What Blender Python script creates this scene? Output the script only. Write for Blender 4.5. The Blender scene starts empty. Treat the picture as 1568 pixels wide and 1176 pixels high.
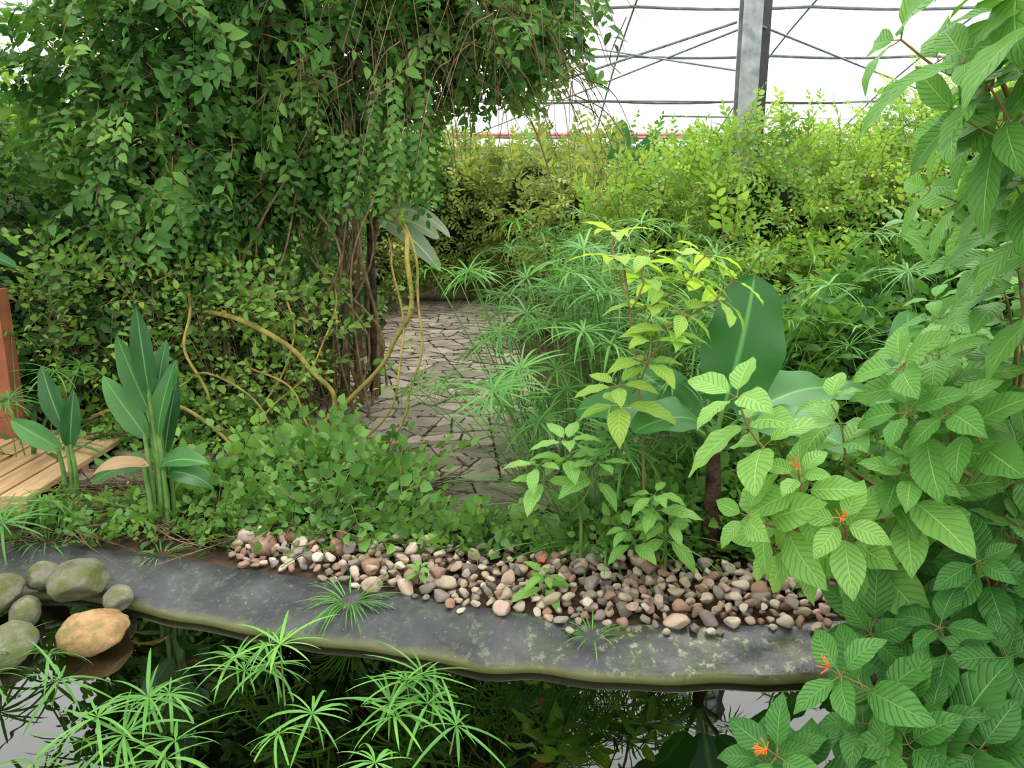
import bpy, math
import numpy as np
rng=np.random.default_rng(11)
pi=math.pi
# ------------------------------------------------------------------ mesh kit
class T:
    def __init__(s,V,F,UV,M,R): s.V,s.F,s.UV,s.M,s.R=V,F,UV,M,R
def join(ts):
    ts=[t for t in ts if t is not None and len(t.V)]
    o=0;F=[]
    for t in ts:
        F.append(t.F+o); o+=len(t.V)
    return T(np.concatenate([t.V for t in ts]),np.concatenate(F),np.concatenate([t.UV for t in ts]),
             np.concatenate([t.M for t in ts]),np.concatenate([t.R for t in ts]))
def nrm(a):
    a=np.asarray(a,float); return a/np.maximum(np.linalg.norm(a,axis=-1,keepdims=True),1e-9)
def frames(d,up):
    y=nrm(d); z=up-(up*y).sum(-1,keepdims=True)*y
    bad=np.linalg.norm(z,axis=-1)<1e-3
    if bad.any(): z[bad]=np.cross(y[bad],[1,0.3,0.2])
    z=nrm(z); x=np.cross(y,z); return x,y,z
def scatter(vs,pos,d,up,sc,rw=.5):
    pos=np.atleast_2d(np.asarray(pos,float)); n=len(pos)
    if n==0: return None
    d=np.broadcast_to(np.asarray(d,float),(n,3)).copy(); up=np.broadcast_to(np.asarray(up,float),(n,3)).copy()
    sc=np.broadcast_to(np.asarray(sc,float),(n,)).copy()
    x,y,z=frames(d,up); which=rng.integers(0,len(vs),n); out=[]
    for k,t in enumerate(vs):
        I=np.where(which==k)[0]
        if len(I)==0: continue
        v=t.V[None]*sc[I][:,None,None]
        W=v[...,0:1]*x[I][:,None]+v[...,1:2]*y[I][:,None]+v[...,2:3]*z[I][:,None]+pos[I][:,None]
        nv=len(t.V); F=t.F[None]+(np.arange(len(I))*nv)[:,None,None]
        inst=rng.random(len(I))
        R=(1-rw)*t.R[None]+rw*inst[:,None]
        out.append(T(W.reshape(-1,3),F.reshape(-1,4),np.tile(t.UV,(len(I),1)),np.tile(t.M,len(I)),R.reshape(-1)))
    return join(out)
def place(t,p,d,up=(0,0,1),s=1.,rw=.5): return scatter([t],[p],[d],[up],[s],rw)
def grid_t(P,UV,mat=0,r=0.):
    a,b=P.shape[:2]; idx=np.arange(a*b).reshape(a,b)
    F=np.stack([idx[:-1,:-1],idx[:-1,1:],idx[1:,1:],idx[1:,:-1]],-1).reshape(-1,4)
    return T(P.reshape(-1,3),F,UV.reshape(-1,2),np.full(len(F),mat),np.full(len(F),float(r)))
def leaf(L,W,nl=3,nw=2,fold=.25,droop=.5,wave=0.,freq=9.,p=.8,q=.85,mat=0,r=None,tip=.03,pet=0.,pucker=0.,npk=9):
    t=np.linspace(0,1,nl+1)
    if nl==3: t=np.array([0,.3,.68,1.])
    w=np.nan_to_num(np.abs(np.sin(pi*np.clip(t,0,1)**p)))**q
    w[0]=max(w[0],.05); w[-1]=tip
    s=np.linspace(-1,1,nw+1)
    x=s[None]*w[:,None]*W/2
    dr=droop if abs(droop)>1e-3 else 1e-3
    y=np.sin(dr*t)/dr*L+pet; z=-(1-np.cos(dr*t))/dr*L
    Y=np.repeat(y[:,None],nw+1,1)
    ph=rng.random()*6
    Z=z[:,None]+np.abs(x)*fold+wave*W*(np.abs(s)**2)[None]*np.sin(t[:,None]*freq+ph+(s>0)[None]*1.7)
    if pucker: Z=Z+pucker*W*np.sin((t[:,None]-.28*np.abs(s)[None])*npk*2*pi)*(np.abs(s)*(1.2-np.abs(s)))[None]*w[:,None]
    UV=np.stack([np.repeat((s*.5+.5)[None],nl+1,0),np.repeat(t[:,None],nw+1,1)],-1)
    return grid_t(np.stack([x,Y,Z],-1),UV,mat,rng.random() if r is None else r)
def cr(pts,n=8):
    P=np.asarray(pts,float); P=np.vstack([2*P[0]-P[1],P,2*P[-1]-P[-2]]); out=[]
    for i in range(1,len(P)-2):
        for t in np.linspace(0,1,n,endpoint=False):
            a,b,c,d=P[i-1],P[i],P[i+1],P[i+2]
            out.append(.5*((2*b)+(-a+c)*t+(2*a-5*b+4*c-d)*t*t+(-a+3*b-3*c+d)*t**3))
    out.append(P[-2]); return np.array(out)
def tube(pts,r0,r1=None,n=5,mat=1,r=None):
    P=np.asarray(pts,float); r1=r0 if r1 is None else r1; m=len(P)
    d=nrm(np.gradient(P,axis=0)); ref=np.array([.31,.52,.8]); 
    if abs((d.mean(0)*nrm(ref)).sum())>.9: ref=np.array([1.,0,0])
    a=nrm(np.cross(d,ref)); b=np.cross(d,a); th=np.linspace(0,2*pi,n+1)
    rr=np.linspace(r0,r1,m)[:,None,None]
    G=P[:,None]+rr*(np.cos(th)[None,:,None]*a[:,None]+np.sin(th)[None,:,None]*b[:,None])
    UV=np.stack(np.meshgrid(th/6.28,np.linspace(0,1,m)),-1)
    return grid_t(G,UV,mat,rng.random() if r is None else r)
def box(x0,x1,y0,y1,z0,z1,mat=0,r=None):
    V=np.array([[x,y,z] for x in(x0,x1) for y in(y0,y1) for z in(z0,z1)],float)
    F=np.array([[0,1,3,2],[4,6,7,5],[0,4,5,1],[2,3,7,6],[0,2,6,4],[1,5,7,3]])
    return T(V,F,V[:,:2].copy(),np.full(6,mat),np.full(6,rng.random() if r is None else r))
def ball(n=4,mat=0,r=0.):
    ts=[]
    g=np.linspace(-1,1,n+1); A,B=np.meshgrid(g,g)
    A=np.tan(A*pi/4);B=np.tan(B*pi/4); O=np.ones_like(A)
    for P in ((A,B,O),(B,A,-O),(O,A,B),(-O,B,A),(B,O,A),(A,-O,B)):
        P=nrm(np.stack(P,-1)); ts.append(grid_t(P,np.stack([A,B],-1),mat,r))
    t=join(ts)
    key=np.round(t.V,4); u,i,inv=np.unique(key,axis=0,return_index=True,return_inverse=True)
    inv=inv.reshape(-1)
    return T(t.V[i],inv[t.F],t.UV[i],t.M,t.R)
def obj(t,name,mats,smooth=True,bevel=0):
    me=bpy.data.meshes.new(name); nV,nF=len(t.V),len(t.F)
    me.vertices.add(nV); me.vertices.foreach_set("co",t.V.astype(np.float32).ravel())
    me.loops.add(nF*4); me.loops.foreach_set("vertex_index",t.F.astype(np.int32).ravel())
    me.polygons.add(nF); me.polygons.foreach_set("loop_start",np.arange(0,nF*4,4,dtype=np.int32))
    me.polygons.foreach_set("material_index",t.M.astype(np.int32))
    me.polygons.foreach_set("use_smooth",np.full(nF,smooth))
    uv=me.uv_layers.new(name="UVMap"); uv.data.foreach_set("uv",t.UV[t.F.ravel()].astype(np.float32).ravel())
    a=me.attributes.new("rnd",'FLOAT','FACE'); a.data.foreach_set("value",t.R.astype(np.float32))
    me.update(calc_edges=True)
    for m in mats: me.materials.append(m)
    o=bpy.data.objects.new(name,me); bpy.context.scene.collection.objects.link(o)
    if bevel:
        b=o.modifiers.new("b",'BEVEL'); b.width=bevel; b.segments=2
    return o
# ------------------------------------------------------------------ materials
class N:
    def __init__(s,name):
        s.m=bpy.data.materials.new(name); s.m.use_nodes=True; s.t=s.m.node_tree; s.t.nodes.clear()
        s.o=s.n('ShaderNodeOutputMaterial')
    def n(s,ty,**k):
        x=s.t.nodes.new(ty)
        for a,b in k.items(): setattr(x,a,b)
        return x
    def l(s,a,b): s.t.links.new(a,b)
    def set(s,sock,v):
        if isinstance(v,bpy.types.NodeSocket): s.l(v,sock)
        else: sock.default_value=v
    def math(s,op,a,b=0.,c=None):
        x=s.n('ShaderNodeMath',operation=op); s.set(x.inputs[0],a); s.set(x.inputs[1],b)
        if c is not None: s.set(x.inputs[2],c)
        return x.outputs[0]
    def ramp(s,f,stops,interp='LINEAR'):
        x=s.n('ShaderNodeValToRGB'); x.color_ramp.interpolation=interp; e=x.color_ramp.elements
        while len(e)<len(stops): e.new(.5)
        for i,(p,c) in enumerate(stops):
            e[i].position=p; e[i].color=(*c,1) if len(c)==3 else c
        s.set(x.inputs[0],f); return x.outputs[0]
    def noise(s,scale,detail=3,vec=None,rough=.5):
        x=s.n('ShaderNodeTexNoise'); x.inputs['Scale'].default_value=scale; x.inputs['Detail'].default_value=detail
        x.inputs['Roughness'].default_value=rough
        s.l(vec if vec is not None else s.pos(),x.inputs['Vector']); return x.outputs[0]
    def pos(s): return s.n('ShaderNodeNewGeometry').outputs['Position']
    def mix(s,f,a,b,bt='MIX'):
        x=s.n('ShaderNodeMix',data_type='RGBA',blend_type=bt)
        s.set(x.inputs[0],f)
        for i,v in((6,a),(7,b)):
            s.set(x.inputs[i],v if isinstance(v,bpy.types.NodeSocket) else (*v,1))
        return x.outputs[2]
    def pr(s,col,rough=.6,spec=.4,bump=None,bs=.3,bd=.01,metal=0.):
        x=s.n('ShaderNodeBsdfPrincipled')
        s.set(x.inputs['Base Color'],col if isinstance(col,bpy.types.NodeSocket) else (*col,1))
        s.set(x.inputs['Roughness'],rough); s.set(x.inputs['Specular IOR Level'],spec); s.set(x.inputs['Metallic'],metal)
        if bump is not None:
            b=s.n('ShaderNodeBump'); b.inputs['Strength'].default_value=bs; b.inputs['Distance'].default_value=bd
            s.l(bump,b.inputs['Height']); s.l(b.outputs[0],x.inputs['Normal'])
        return x.outputs[0]
    def out(s,sh): s.l(sh,s.o.inputs[0]); return s.m
def rnd(k): 
    a=k.n('ShaderNodeAttribute'); a.attribute_name='rnd'; return a.outputs['Fac']
def adj(c,k=.06,g=.97):
    l=.25*c[0]+.65*c[1]+.1*c[2]; return tuple(g*(v*(1-k)+l*k) for v in c)
def leafmat(name,cd,cm,cl,tr=.35,rough=.45,veins=0,vstr=.25,nv=9,spec=.28,odd=None,g=.97,na=.6,ns=1.3):
    cd,cm,cl=adj(cd,g=g),adj(cm,g=g),adj(cl,g=g)
    k=N(name); r=rnd(k); nz=k.noise(ns,2)
    f=k.math('ADD',k.math('MULTIPLY',r,.62),k.math('MULTIPLY',k.math('SUBTRACT',nz,.5-.3*.6/na if na>.6 else .2),na))
    stops=[(.1,cd),(.45,cm),(.85,cl)]
    if odd: stops+= [(.95,cl),(.99,odd)]
    col=k.ramp(f,stops); bump=None
    if veins:
        uv=k.n('ShaderNodeUVMap'); sp=k.n('ShaderNodeSeparateXYZ'); k.l(uv.outputs[0],sp.inputs[0])
        au=k.math('MULTIPLY',k.math('ABSOLUTE',k.math('SUBTRACT',sp.outputs[0],.5)),2.)
        ph=k.math('MULTIPLY',k.math('SUBTRACT',sp.outputs[1],k.math('MULTIPLY',au,.26 if veins==1 else .08)),nv)
        fr=k.math('ABSOLUTE',k.math('SUBTRACT',k.math('FRACT',ph),.5))
        hump=k.math('POWER',k.math('MULTIPLY',fr,2.),6. if veins==1 else 2.)
        mid=k.ramp(au,[(.02,(1,1,1)),(.06 if veins==1 else .09,(0,0,0))])
        if veins==1:
            dk=k.math('MULTIPLY',k.math('POWER',k.math('MULTIPLY',fr,2.),2.),.42)
            col=k.mix(dk,col,tuple(c*.55 for c in cm))
            col=k.mix(k.math('MULTIPLY',hump,vstr+.12),col,tuple(min(1,c*1.5+.02) for c in cl))
            col=k.mix(k.math('MULTIPLY',k.noise(120,2),.25),col,cd)
        else:
            col=k.mix(k.math('MULTIPLY',hump,vstr),col,cd)
        col=k.mix(k.math('MULTIPLY',mid,.65),col,tuple(min(1,c*1.5+.05) for c in cl))
        bump=k.math('SUBTRACT',1.,k.math('MAXIMUM',hump,mid)) if veins==1 else k.math('SUBTRACT',1.,k.math('ADD',k.math('MULTIPLY',hump,.15),mid))
    p=k.pr(col,rough,spec,bump,.7 if veins==1 else .3,.005)
    tl=k.n('ShaderNodeBsdfTranslucent'); c2=k.mix(1.,col,(1.25,1.2,.65),'MULTIPLY'); k.l(c2,tl.inputs[0])
    m=k.n('ShaderNodeMixShader'); m.inputs[0].default_value=tr; k.l(p,m.inputs[1]); k.l(tl.outputs[0],m.inputs[2])
    return k.out(m.outputs[0])
def plain(name,c1,c2,scale=8,rough=.7,spec=.3,bump=.3,bd=.01,metal=0,userand=False):
    k=N(name); f=k.noise(scale,4)
    if userand: f=k.math('ADD',k.math('MULTIPLY',f,.5),k.math('MULTIPLY',rnd(k),.5))
    col=k.ramp(f,[(.3,c1),(.7,c2)])
    return k.out(k.pr(col,rough,spec,k.noise(scale*4,4),bump,bd,metal))
m_tree=leafmat('tree_leaf',(.018,.075,.014),(.07,.21,.03),(.24,.45,.07),odd=(.5,.45,.05),na=1.,ns=1.8)  # strong broad noise paints shaded hollows and lit leaves into the colour
m_tree2=leafmat('hedge_leaf',(.018,.065,.013),(.055,.17,.027),(.17,.38,.055),odd=(.5,.42,.05),na=.9,ns=1.8)
m_under=leafmat('undershrub_leaf',(.05,.15,.02),(.16,.34,.04),(.35,.54,.07),odd=(.6,.55,.08))
m_lime=leafmat('lime_leaf',(.07,.19,.02),(.22,.43,.045),(.46,.66,.09),tr=.42,odd=(.7,.6,.06),na=.8,ns=1.5)
m_olive=leafmat('olive_leaf',(.08,.13,.025),(.22,.32,.05),(.5,.54,.1),tr=.4,odd=(.6,.45,.08),na=.9,ns=1.6)
m_feath=leafmat('feathery_leaf',(.16,.36,.025),(.34,.58,.05),(.54,.74,.1),tr=.45)
m_far=leafmat('far_leaf',(.03,.12,.025),(.09,.26,.04),(.24,.47,.075),tr=.35,na=.8,ns=1.5)
m_creep=leafmat('creeper_leaf',(.035,.12,.02),(.12,.29,.045),(.27,.5,.08),odd=(.55,.5,.08))
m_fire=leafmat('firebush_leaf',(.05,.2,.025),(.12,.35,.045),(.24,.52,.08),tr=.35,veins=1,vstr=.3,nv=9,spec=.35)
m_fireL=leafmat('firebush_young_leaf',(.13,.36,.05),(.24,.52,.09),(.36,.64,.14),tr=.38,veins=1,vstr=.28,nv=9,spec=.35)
m_fireD=leafmat('firebush_dark_leaf',(.03,.14,.025),(.06,.23,.033),(.13,.37,.06),tr=.3,veins=1,vstr=.3,nv=9,rough=.4,spec=.35)  # darker leaf green for the low branches
m_limeW=leafmat('lime_sapling_leaf',(.22,.46,.05),(.38,.62,.08),(.52,.72,.13),tr=.45,veins=1,vstr=.2,nv=9)
m_ban=leafmat('banana_leaf',(.022,.13,.022),(.045,.20,.035),(.09,.30,.06),tr=.3,veins=2,vstr=.45,nv=60,rough=.38,spec=.35)
m_banP=leafmat('pale_banana_leaf',(.2,.3,.18),(.34,.45,.3),(.5,.6,.44),tr=.35,veins=2,vstr=.3,nv=40,rough=.4)
m_canna=leafmat('canna_leaf',(.015,.085,.02),(.035,.15,.03),(.09,.28,.05),tr=.25,veins=2,vstr=.3,nv=40,rough=.36,spec=.35)
m_dry=leafmat('dry_leaf',(.12,.14,.03),(.35,.24,.1),(.6,.36,.2),tr=.3)
m_litter=leafmat('leaf_litter',(.08,.05,.02),(.22,.13,.05),(.42,.28,.12),tr=.1,rough=.8)
m_sedge=leafmat('sedge_blade',(.035,.14,.025),(.1,.29,.045),(.2,.46,.08),tr=.3)
m_sedgeB=leafmat('sedge_blade_bright',(.05,.2,.03),(.12,.36,.05),(.25,.52,.09),tr=.33)
m_stem=plain('green_stem',(.07,.16,.03),(.16,.28,.07),12)
m_redst=plain('reddish_stem',(.25,.1,.05),(.2,.24,.07),9)
m_twig=plain('twig_bark',(.09,.06,.03),(.27,.19,.1),20)
m_vine=plain('yellow_vine_bark',(.14,.12,.03),(.42,.32,.07),14)
m_dark=plain('painted_shade_core',(.005,.012,.003),(.015,.04,.008),9,.9,.1)  # near-black lumps inside bushes, shade in the gaps put into colour
m_flow=plain('orange_flower',(.8,.12,.02),(.95,.28,.05),60,.5)
m_flowy=plain('yellow_orange_flower',(.95,.42,.03),(1.,.6,.1),30,.5)
m_bark=plain('banana_trunk_bark',(.015,.01,.008),(.13,.08,.05),14,.85,.2,.8,.03)
m_soil=plain('soil',(.025,.016,.01),(.09,.06,.035),7,.95,.15,.7,.03)
# ------------------------------------------------------------------ blobs & sprigs
def sprig(n,length,L,W,mats=(0,1),droop=.5,spread=1.,bend=.5,rt=.003):
    t=np.linspace(0,1,6); P=np.stack([np.zeros(6),np.sin(bend*t)/bend*length,-(1-np.cos(bend*t))/bend*length],1)
    P[:,0]+=np.sin(t*4+rng.random()*6)*.03*length
    ts=[tube(P,rt,rt*.4,3,mats[1])]
    for i in range(n):
        f=.15+.85*(i+.5)/n; k=f*5; a=int(min(4,k)); p=P[a]+(P[a+1]-P[a])*(k-a)
        sd=1 if i%2 else -1
        d=np.array([sd*spread*(.7+.5*rng.random()),.7,-.1+.5*rng.normal()*.5])
        if i>=n-1: d=np.array([.1,1,-.1])
        up=np.array([rng.normal()*.35,rng.normal()*.3,1.])
        s=(.55+.65*rng.random())*(1-.35*max(0,f-.7)/.3)
        ts.append(place(leaf(L,W,droop=droop,fold=.2+.2*rng.random(),mat=mats[0]),p,d,up,s))
    return join(ts)
def variants(k,*a,**b): return [sprig(*a,**b) for _ in range(k)]
def blob_pts(blobs,n,thick=.45,seed=1.,zmin=.02):
    B=np.array(blobs,float); C,Rr=B[:,:3],B[:,3:6]
    ar=(Rr[:,0]*Rr[:,1]+Rr[:,1]*Rr[:,2]+Rr[:,0]*Rr[:,2]); w=ar/ar.sum()
    P=[];Nn=[];cnt=0
    for _ in range(12):
        i=rng.choice(len(B),n*2,p=w); d=nrm(rng.normal(size=(n*2,3)))
        lump=1+.16*np.sin(d[:,0]*7+i*2+seed)*np.sin(d[:,2]*8+seed*2+i)+.12*np.sin(d[:,1]*13+d[:,2]*11+i)
        r=(1-thick*rng.random(n*2)**1.6)*lump+rng.normal(size=n*2)*.05
        p=C[i]+d*Rr[i]*r[:,None]; nn=nrm(d/Rr[i])
        q=(((p[:,None]-C[None])/Rr[None])**2).sum(-1); q[np.arange(len(q)),i]=9
        ok=(q.min(1)>.5)&(p[:,2]>zmin)
        P.append(p[ok]);Nn.append(nn[ok]);cnt+=ok.sum()
        if cnt>=n: break
    return np.concatenate(P)[:n],np.concatenate(Nn)[:n]
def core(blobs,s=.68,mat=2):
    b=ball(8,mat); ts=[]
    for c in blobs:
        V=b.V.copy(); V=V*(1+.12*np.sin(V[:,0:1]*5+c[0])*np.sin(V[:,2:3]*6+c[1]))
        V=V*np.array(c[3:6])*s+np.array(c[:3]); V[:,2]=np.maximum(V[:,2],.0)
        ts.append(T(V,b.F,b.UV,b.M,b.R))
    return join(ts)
def bush(name,blobs,n,vs,mats,sc=(.8,1.25),outw=.8,upw=.3,rnw=.6,thick=.45,cs=.55,extra=None,seed=1.,shoots=0,sl=1.8):
    p,nn=blob_pts(blobs,n,thick,seed); m=len(p)
    d=nn*outw+np.array([0,0,upw])+rng.normal(size=(m,3))*rnw
    up=nn*.8+np.array([0,0,1.])+rng.normal(size=(m,3))*.35
    ts=[scatter(vs,p-nrm(d)*.1,d,up,rng.uniform(*sc,m))]
    if shoots:   # long arching shoots breaking the outline
        p,nn=blob_pts(blobs,shoots*2,.1,seed+3); k_=nn[:,2]>.15; p,nn=p[k_],nn[k_]; m=len(p)
        ts.append(scatter(vs,p,nn*.5+np.array([0,0,.8])+rng.normal(size=(m,3))*.35,nn+rng.normal(size=(m,3))*.3,rng.uniform(.7,1,m)*sl))
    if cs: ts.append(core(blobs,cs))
    if extra: ts+=extra
    return obj(join(ts),name,mats)
# ------------------------------------------------------------------ camera, light
cam=bpy.data.cameras.new('camera'); co=bpy.data.objects.new('camera',cam); bpy.context.scene.collection.objects.link(co)
co.location=(0,0,1.6); co.rotation_euler=(math.radians(90-13.3),0,0); cam.lens=28; cam.sensor_width=36; cam.clip_start=.05; cam.clip_end=200
bpy.context.scene.camera=co
bpy.context.scene.view_settings.view_transform='Standard'
w=bpy.data.worlds.new('overcast_sky'); bpy.context.scene.world=w; w.use_nodes=True
bg=w.node_tree.nodes['Background']; bg.inputs[0].default_value=(.98,1,.99,1); bg.inputs[1].default_value=2.5
sl=bpy.data.lights.new('sun','SUN'); so=bpy.data.objects.new('sun',sl); bpy.context.scene.collection.objects.link(so)
sl.energy=3.0; sl.angle=math.radians(25); so.rotation_euler=(math.radians(-22),math.radians(16),0); sl.color=(1,.98,.92); so.location=(0,0,12)
# ------------------------------------------------------------------ greenhouse shell
def zr(y): return 5.2-2.2*((y-8)/12)**2
XL,XR=-9.5,13.5
ys=np.linspace(-4,20,25)
k=N('greenhouse_film'); a=k.n('ShaderNodeBsdfTransparent'); a.inputs[0].default_value=(.97,.97,.95,1)
b=k.n('ShaderNodeBsdfTranslucent'); b.inputs[0].default_value=(.9,.9,.88,1); mx=k.n('ShaderNodeMixShader'); mx.inputs[0].default_value=.22
k.l(a.outputs[0],mx.inputs[1]); k.l(b.outputs[0],mx.inputs[2]); m_film=k.out(mx.outputs[0])
P=np.array([[[x,y,zr(y)] for x in np.linspace(XL,XR,12)] for y in ys]); obj(grid_t(P,P[...,:2]),'ceiling',[m_film])
m_steel=plain('galvanised_steel',(.16,.17,.18),(.36,.38,.39),9,.5,.5,.1,metal=.3)
m_steeld=plain('dark_steel',(.03,.03,.035),(.06,.06,.065),6,.6)
m_pipe=plain('frame_pipe',(.12,.13,.14),(.24,.26,.27),6,.5,.5,.1)
m_net=plain('shade_net',(.02,.3,.27),(.05,.42,.38),2,.8)
m_netg=plain('green_shade_net',(.03,.2,.1),(.06,.32,.16),2,.8)
m_red=plain('red_trim',(.45,.06,.05),(.55,.1,.07),4)
obj(join([box(XL,XR,20,20.02,0,2.75,1),box(XL,XR,20,20.02,2.75,3,0),box(XL,XR,19.93,19.99,2.98,3.08,2)]),'wall_back',[m_film,m_netg,m_red],False)
def endwall(x,name,nh):
    P=np.array([[[x,y,z] for z in (nh,max(nh+.01,zr(y)))] for y in ys]); 
    obj(join([grid_t(P,P[...,1:]),box(x-.02,x,-4,20,0,nh,1)]),name,[m_film,m_net],False)
endwall(XL,'wall_left',2.9); endwall(XR,'wall_right',2.3)
obj(join([box(XL,XR,-4.02,-4,0,3.0,0)]),'wall_front',[m_film],False)
fr=[]
for y in (-4,0,4,8,11,14.0,16.0,18.1,19.9):
    X=np.arange(XL,XR+.1,.575); fr.append(tube([[x,y,zr(y)-.06-.04*abs(math.sin((x-XL)/2.875*pi))] for x in X],.028,.028,6,0))
for x in np.arange(XL,XR+.1,2.875): fr.append(tube([[x,y,zr(y)-.03] for y in ys],.018,.018,8,0))
fr+= [tube([[3.8,14.5,zr(14.5)-.1],[.2,16.5,3.55]],.026,.026,6,0),tube([[3.2,17.8,3.25],[8,19.6,3.35]],.02,.02,6,0),
      tube([[2.6,9.2,3.4],[-1,19.5,2.95]],.014,.014,6,0),tube([[2.6,9.2,3.4],[9,16,3.1]],.014,.014,6,0),
      tube([[-3,18,3.62],[13,18,3.5]],.015,.015,6,0),tube([[.3,14,4.1],[2.6,9.2,2.9]],.012,.012,6,0),
      tube(cr([[1.9,14.3,zr(14.3)-.1],[1.75,15.2,4.0],[2.1,16.4,3.9]]),.012,.012,5,0)]
obj(join(fr),'greenhouse_roof_frame',[m_pipe])
zt=5.1
obj(join([box(2.40,2.60,8.90,8.92,0,zt,0),box(2.40,2.60,9.08,9.10,0,zt,0),box(2.49,2.51,8.92,9.08,0,zt,0),
          box(2.44,2.56,8.86,8.90,4.4,4.7,0),box(2.3,2.7,8.8,9.2,0,.03,0)]),'steel_column',[m_steel],False)
obj(join([box(2.70,2.84,9.4,9.54,0,zt,0),box(2.64,2.9,9.34,9.6,0,.03,0)]),'dark_support_post',[m_steeld],False)
# ------------------------------------------------------------------ ground, pond
tx=[-9,-4,-2,-1.6,-1.0,-.6,0,.53,1.03,1.4,4,13]; ty=[3.7,3.55,3.42,3.30,3.12,3.0,2.80,2.70,2.71,2.76,2.9,3.1]
lx=[-9,-4,-2,-1.5,-.71,.04,.73,1.2,4,13]; ly=[3.45,3.3,3.16,3.01,2.76,2.565,2.51,2.51,2.65,2.85]
top=lambda x:np.interp(x,tx,ty); lip=lambda x:np.interp(x,lx,ly)
WZ=-.10
xs=np.concatenate([np.arange(XL,-3,.5),np.arange(-3,3,.05),np.arange(3,XR+.1,.5)]); xs[-1]=XR
def smooth(f,x): return sum(f(x+o) for o in np.linspace(-.25,.25,7))/7
TP=smooth(top,xs); LP=smooth(lip,xs)
rows=np.concatenate([np.linspace(0,2.6,40),np.linspace(2.9,17.5,30)])
G=np.zeros((len(rows),len(xs),3))
for i,r in enumerate(rows):
    yy=TP+r*(20-TP)/17.5; G[i,:,0]=xs; G[i,:,1]=yy
    G[i,:,2]=.006*np.sin(xs*9+yy*5)*np.sin(yy*8)*min(1,r*3)
obj(grid_t(G,G[...,:2]),'ground',[m_soil])
prof=[(-.12,.012),(0,.014),(.15,.004),(.3,-.008),(.45,-.022),(.6,-.035),(.8,-.052),(.93,-.064),(.98,-.070),(1.,-.080),(1.,-.094),(.97,-.103),(.9,-.5),(.9,-.7)]
Lm=np.zeros((len(prof),len(xs),3))
wob=.014*np.sin(xs*7+np.sin(xs*3)*2)+.006*np.sin(xs*19)
for i,(f,z) in enumerate(prof):
    Lm[i,:,0]=xs; Lm[i,:,1]=TP+(LP-TP)*f+ wob*(0<f); Lm[i,:,2]=z+(.007*np.sin(xs*11+f*6)*np.sin(xs*5)+.004*np.sin(xs*27-f*9))*(0<f)*(z>-.09)*min(1,max(.25,(1-f)*4))
k=N('pond_liner'); p=k.pos(); sp=k.n('ShaderNodeSeparateXYZ'); k.l(p,sp.inputs[0])
base=k.ramp(k.noise(4,6,rough=.6),[(.35,(.014,.015,.018)),(.55,(.032,.033,.038)),(.75,(.07,.073,.08))])
al=k.math('MULTIPLY',k.ramp(k.noise(6,6,rough=.7),[(.45,(0,0,0)),(.58,(1,1,1))]),k.ramp(k.math('MULTIPLY_ADD',sp.outputs[0],.4,.45),[(.35,(.18,.18,.18)),(.7,(1,1,1))]))
c=k.mix(k.math('MULTIPLY',al,.85),base,(.065,.08,.018)); wh=k.math('MULTIPLY',k.ramp(k.noise(24,5,rough=.75),[(.54,(0,0,0)),(.6,(1,1,1))]),al)
c=k.mix(k.math('MULTIPLY',wh,.7),c,(.33,.34,.25))
c=k.mix(k.math('MULTIPLY',k.ramp(k.noise(40,3,rough=.7),[(.65,(0,0,0)),(.7,(1,1,1))]),.45),c,(.3,.3,.25))
edge=k.ramp(k.math('MULTIPLY_ADD',k.noise(9,5,rough=.7),.03,k.math('MULTIPLY',sp.outputs[2],-1.)),[(.074,(0,0,0)),(.09,(1,1,1))]); c=k.mix(k.math('MULTIPLY',edge,.85),c,(.12,.125,.03))
m_liner=k.out(k.pr(c,.42,.5,k.noise(10,5),.5,.015))
obj(grid_t(Lm,Lm[...,:2]),'pond_liner',[m_liner])
obj(join([box(XL,XR,.6,3.6,-.75,-.7,0)]),'pond_bed',[plain('pond_mud',(.004,.004,.003),(.012,.010,.006),3,.9)])
k=N('pond_water'); tr=k.n('ShaderNodeBsdfTransparent'); tr.inputs[0].default_value=(.2,.15,.09,1)
gl=k.n('ShaderNodeBsdfGlossy'); gl.inputs['Roughness'].default_value=.008
fs=k.n('ShaderNodeFresnel'); fs.inputs[0].default_value=1.5
bu=k.n('ShaderNodeBump'); bu.inputs['Strength'].default_value=.04; bu.inputs['Distance'].default_value=.02; k.l(k.noise(5,2),bu.inputs['Height']); k.l(bu.outputs[0],gl.inputs['Normal'])
mx=k.n('ShaderNodeMixShader'); k.l(k.math('MULTIPLY',fs.outputs[0],2.4),mx.inputs[0]); k.l(tr.outputs[0],mx.inputs[1]); k.l(gl.outputs[0],mx.inputs[2]); m_water=k.out(mx.outputs[0])
Wg=np.zeros((2,len(xs),3)); Wg[0,:,0]=xs;Wg[1,:,0]=xs;Wg[0,:,1]=.7;Wg[1,:,1]=LP+wob+.01;Wg[:,:,2]=WZ
obj(grid_t(Wg,Wg[...,:2]),'pond_water',[m_water])
obj(join([box(XL,XR,-4,.75,-.75,0,0)]),'near_bank_ground',[m_soil],False)
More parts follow.
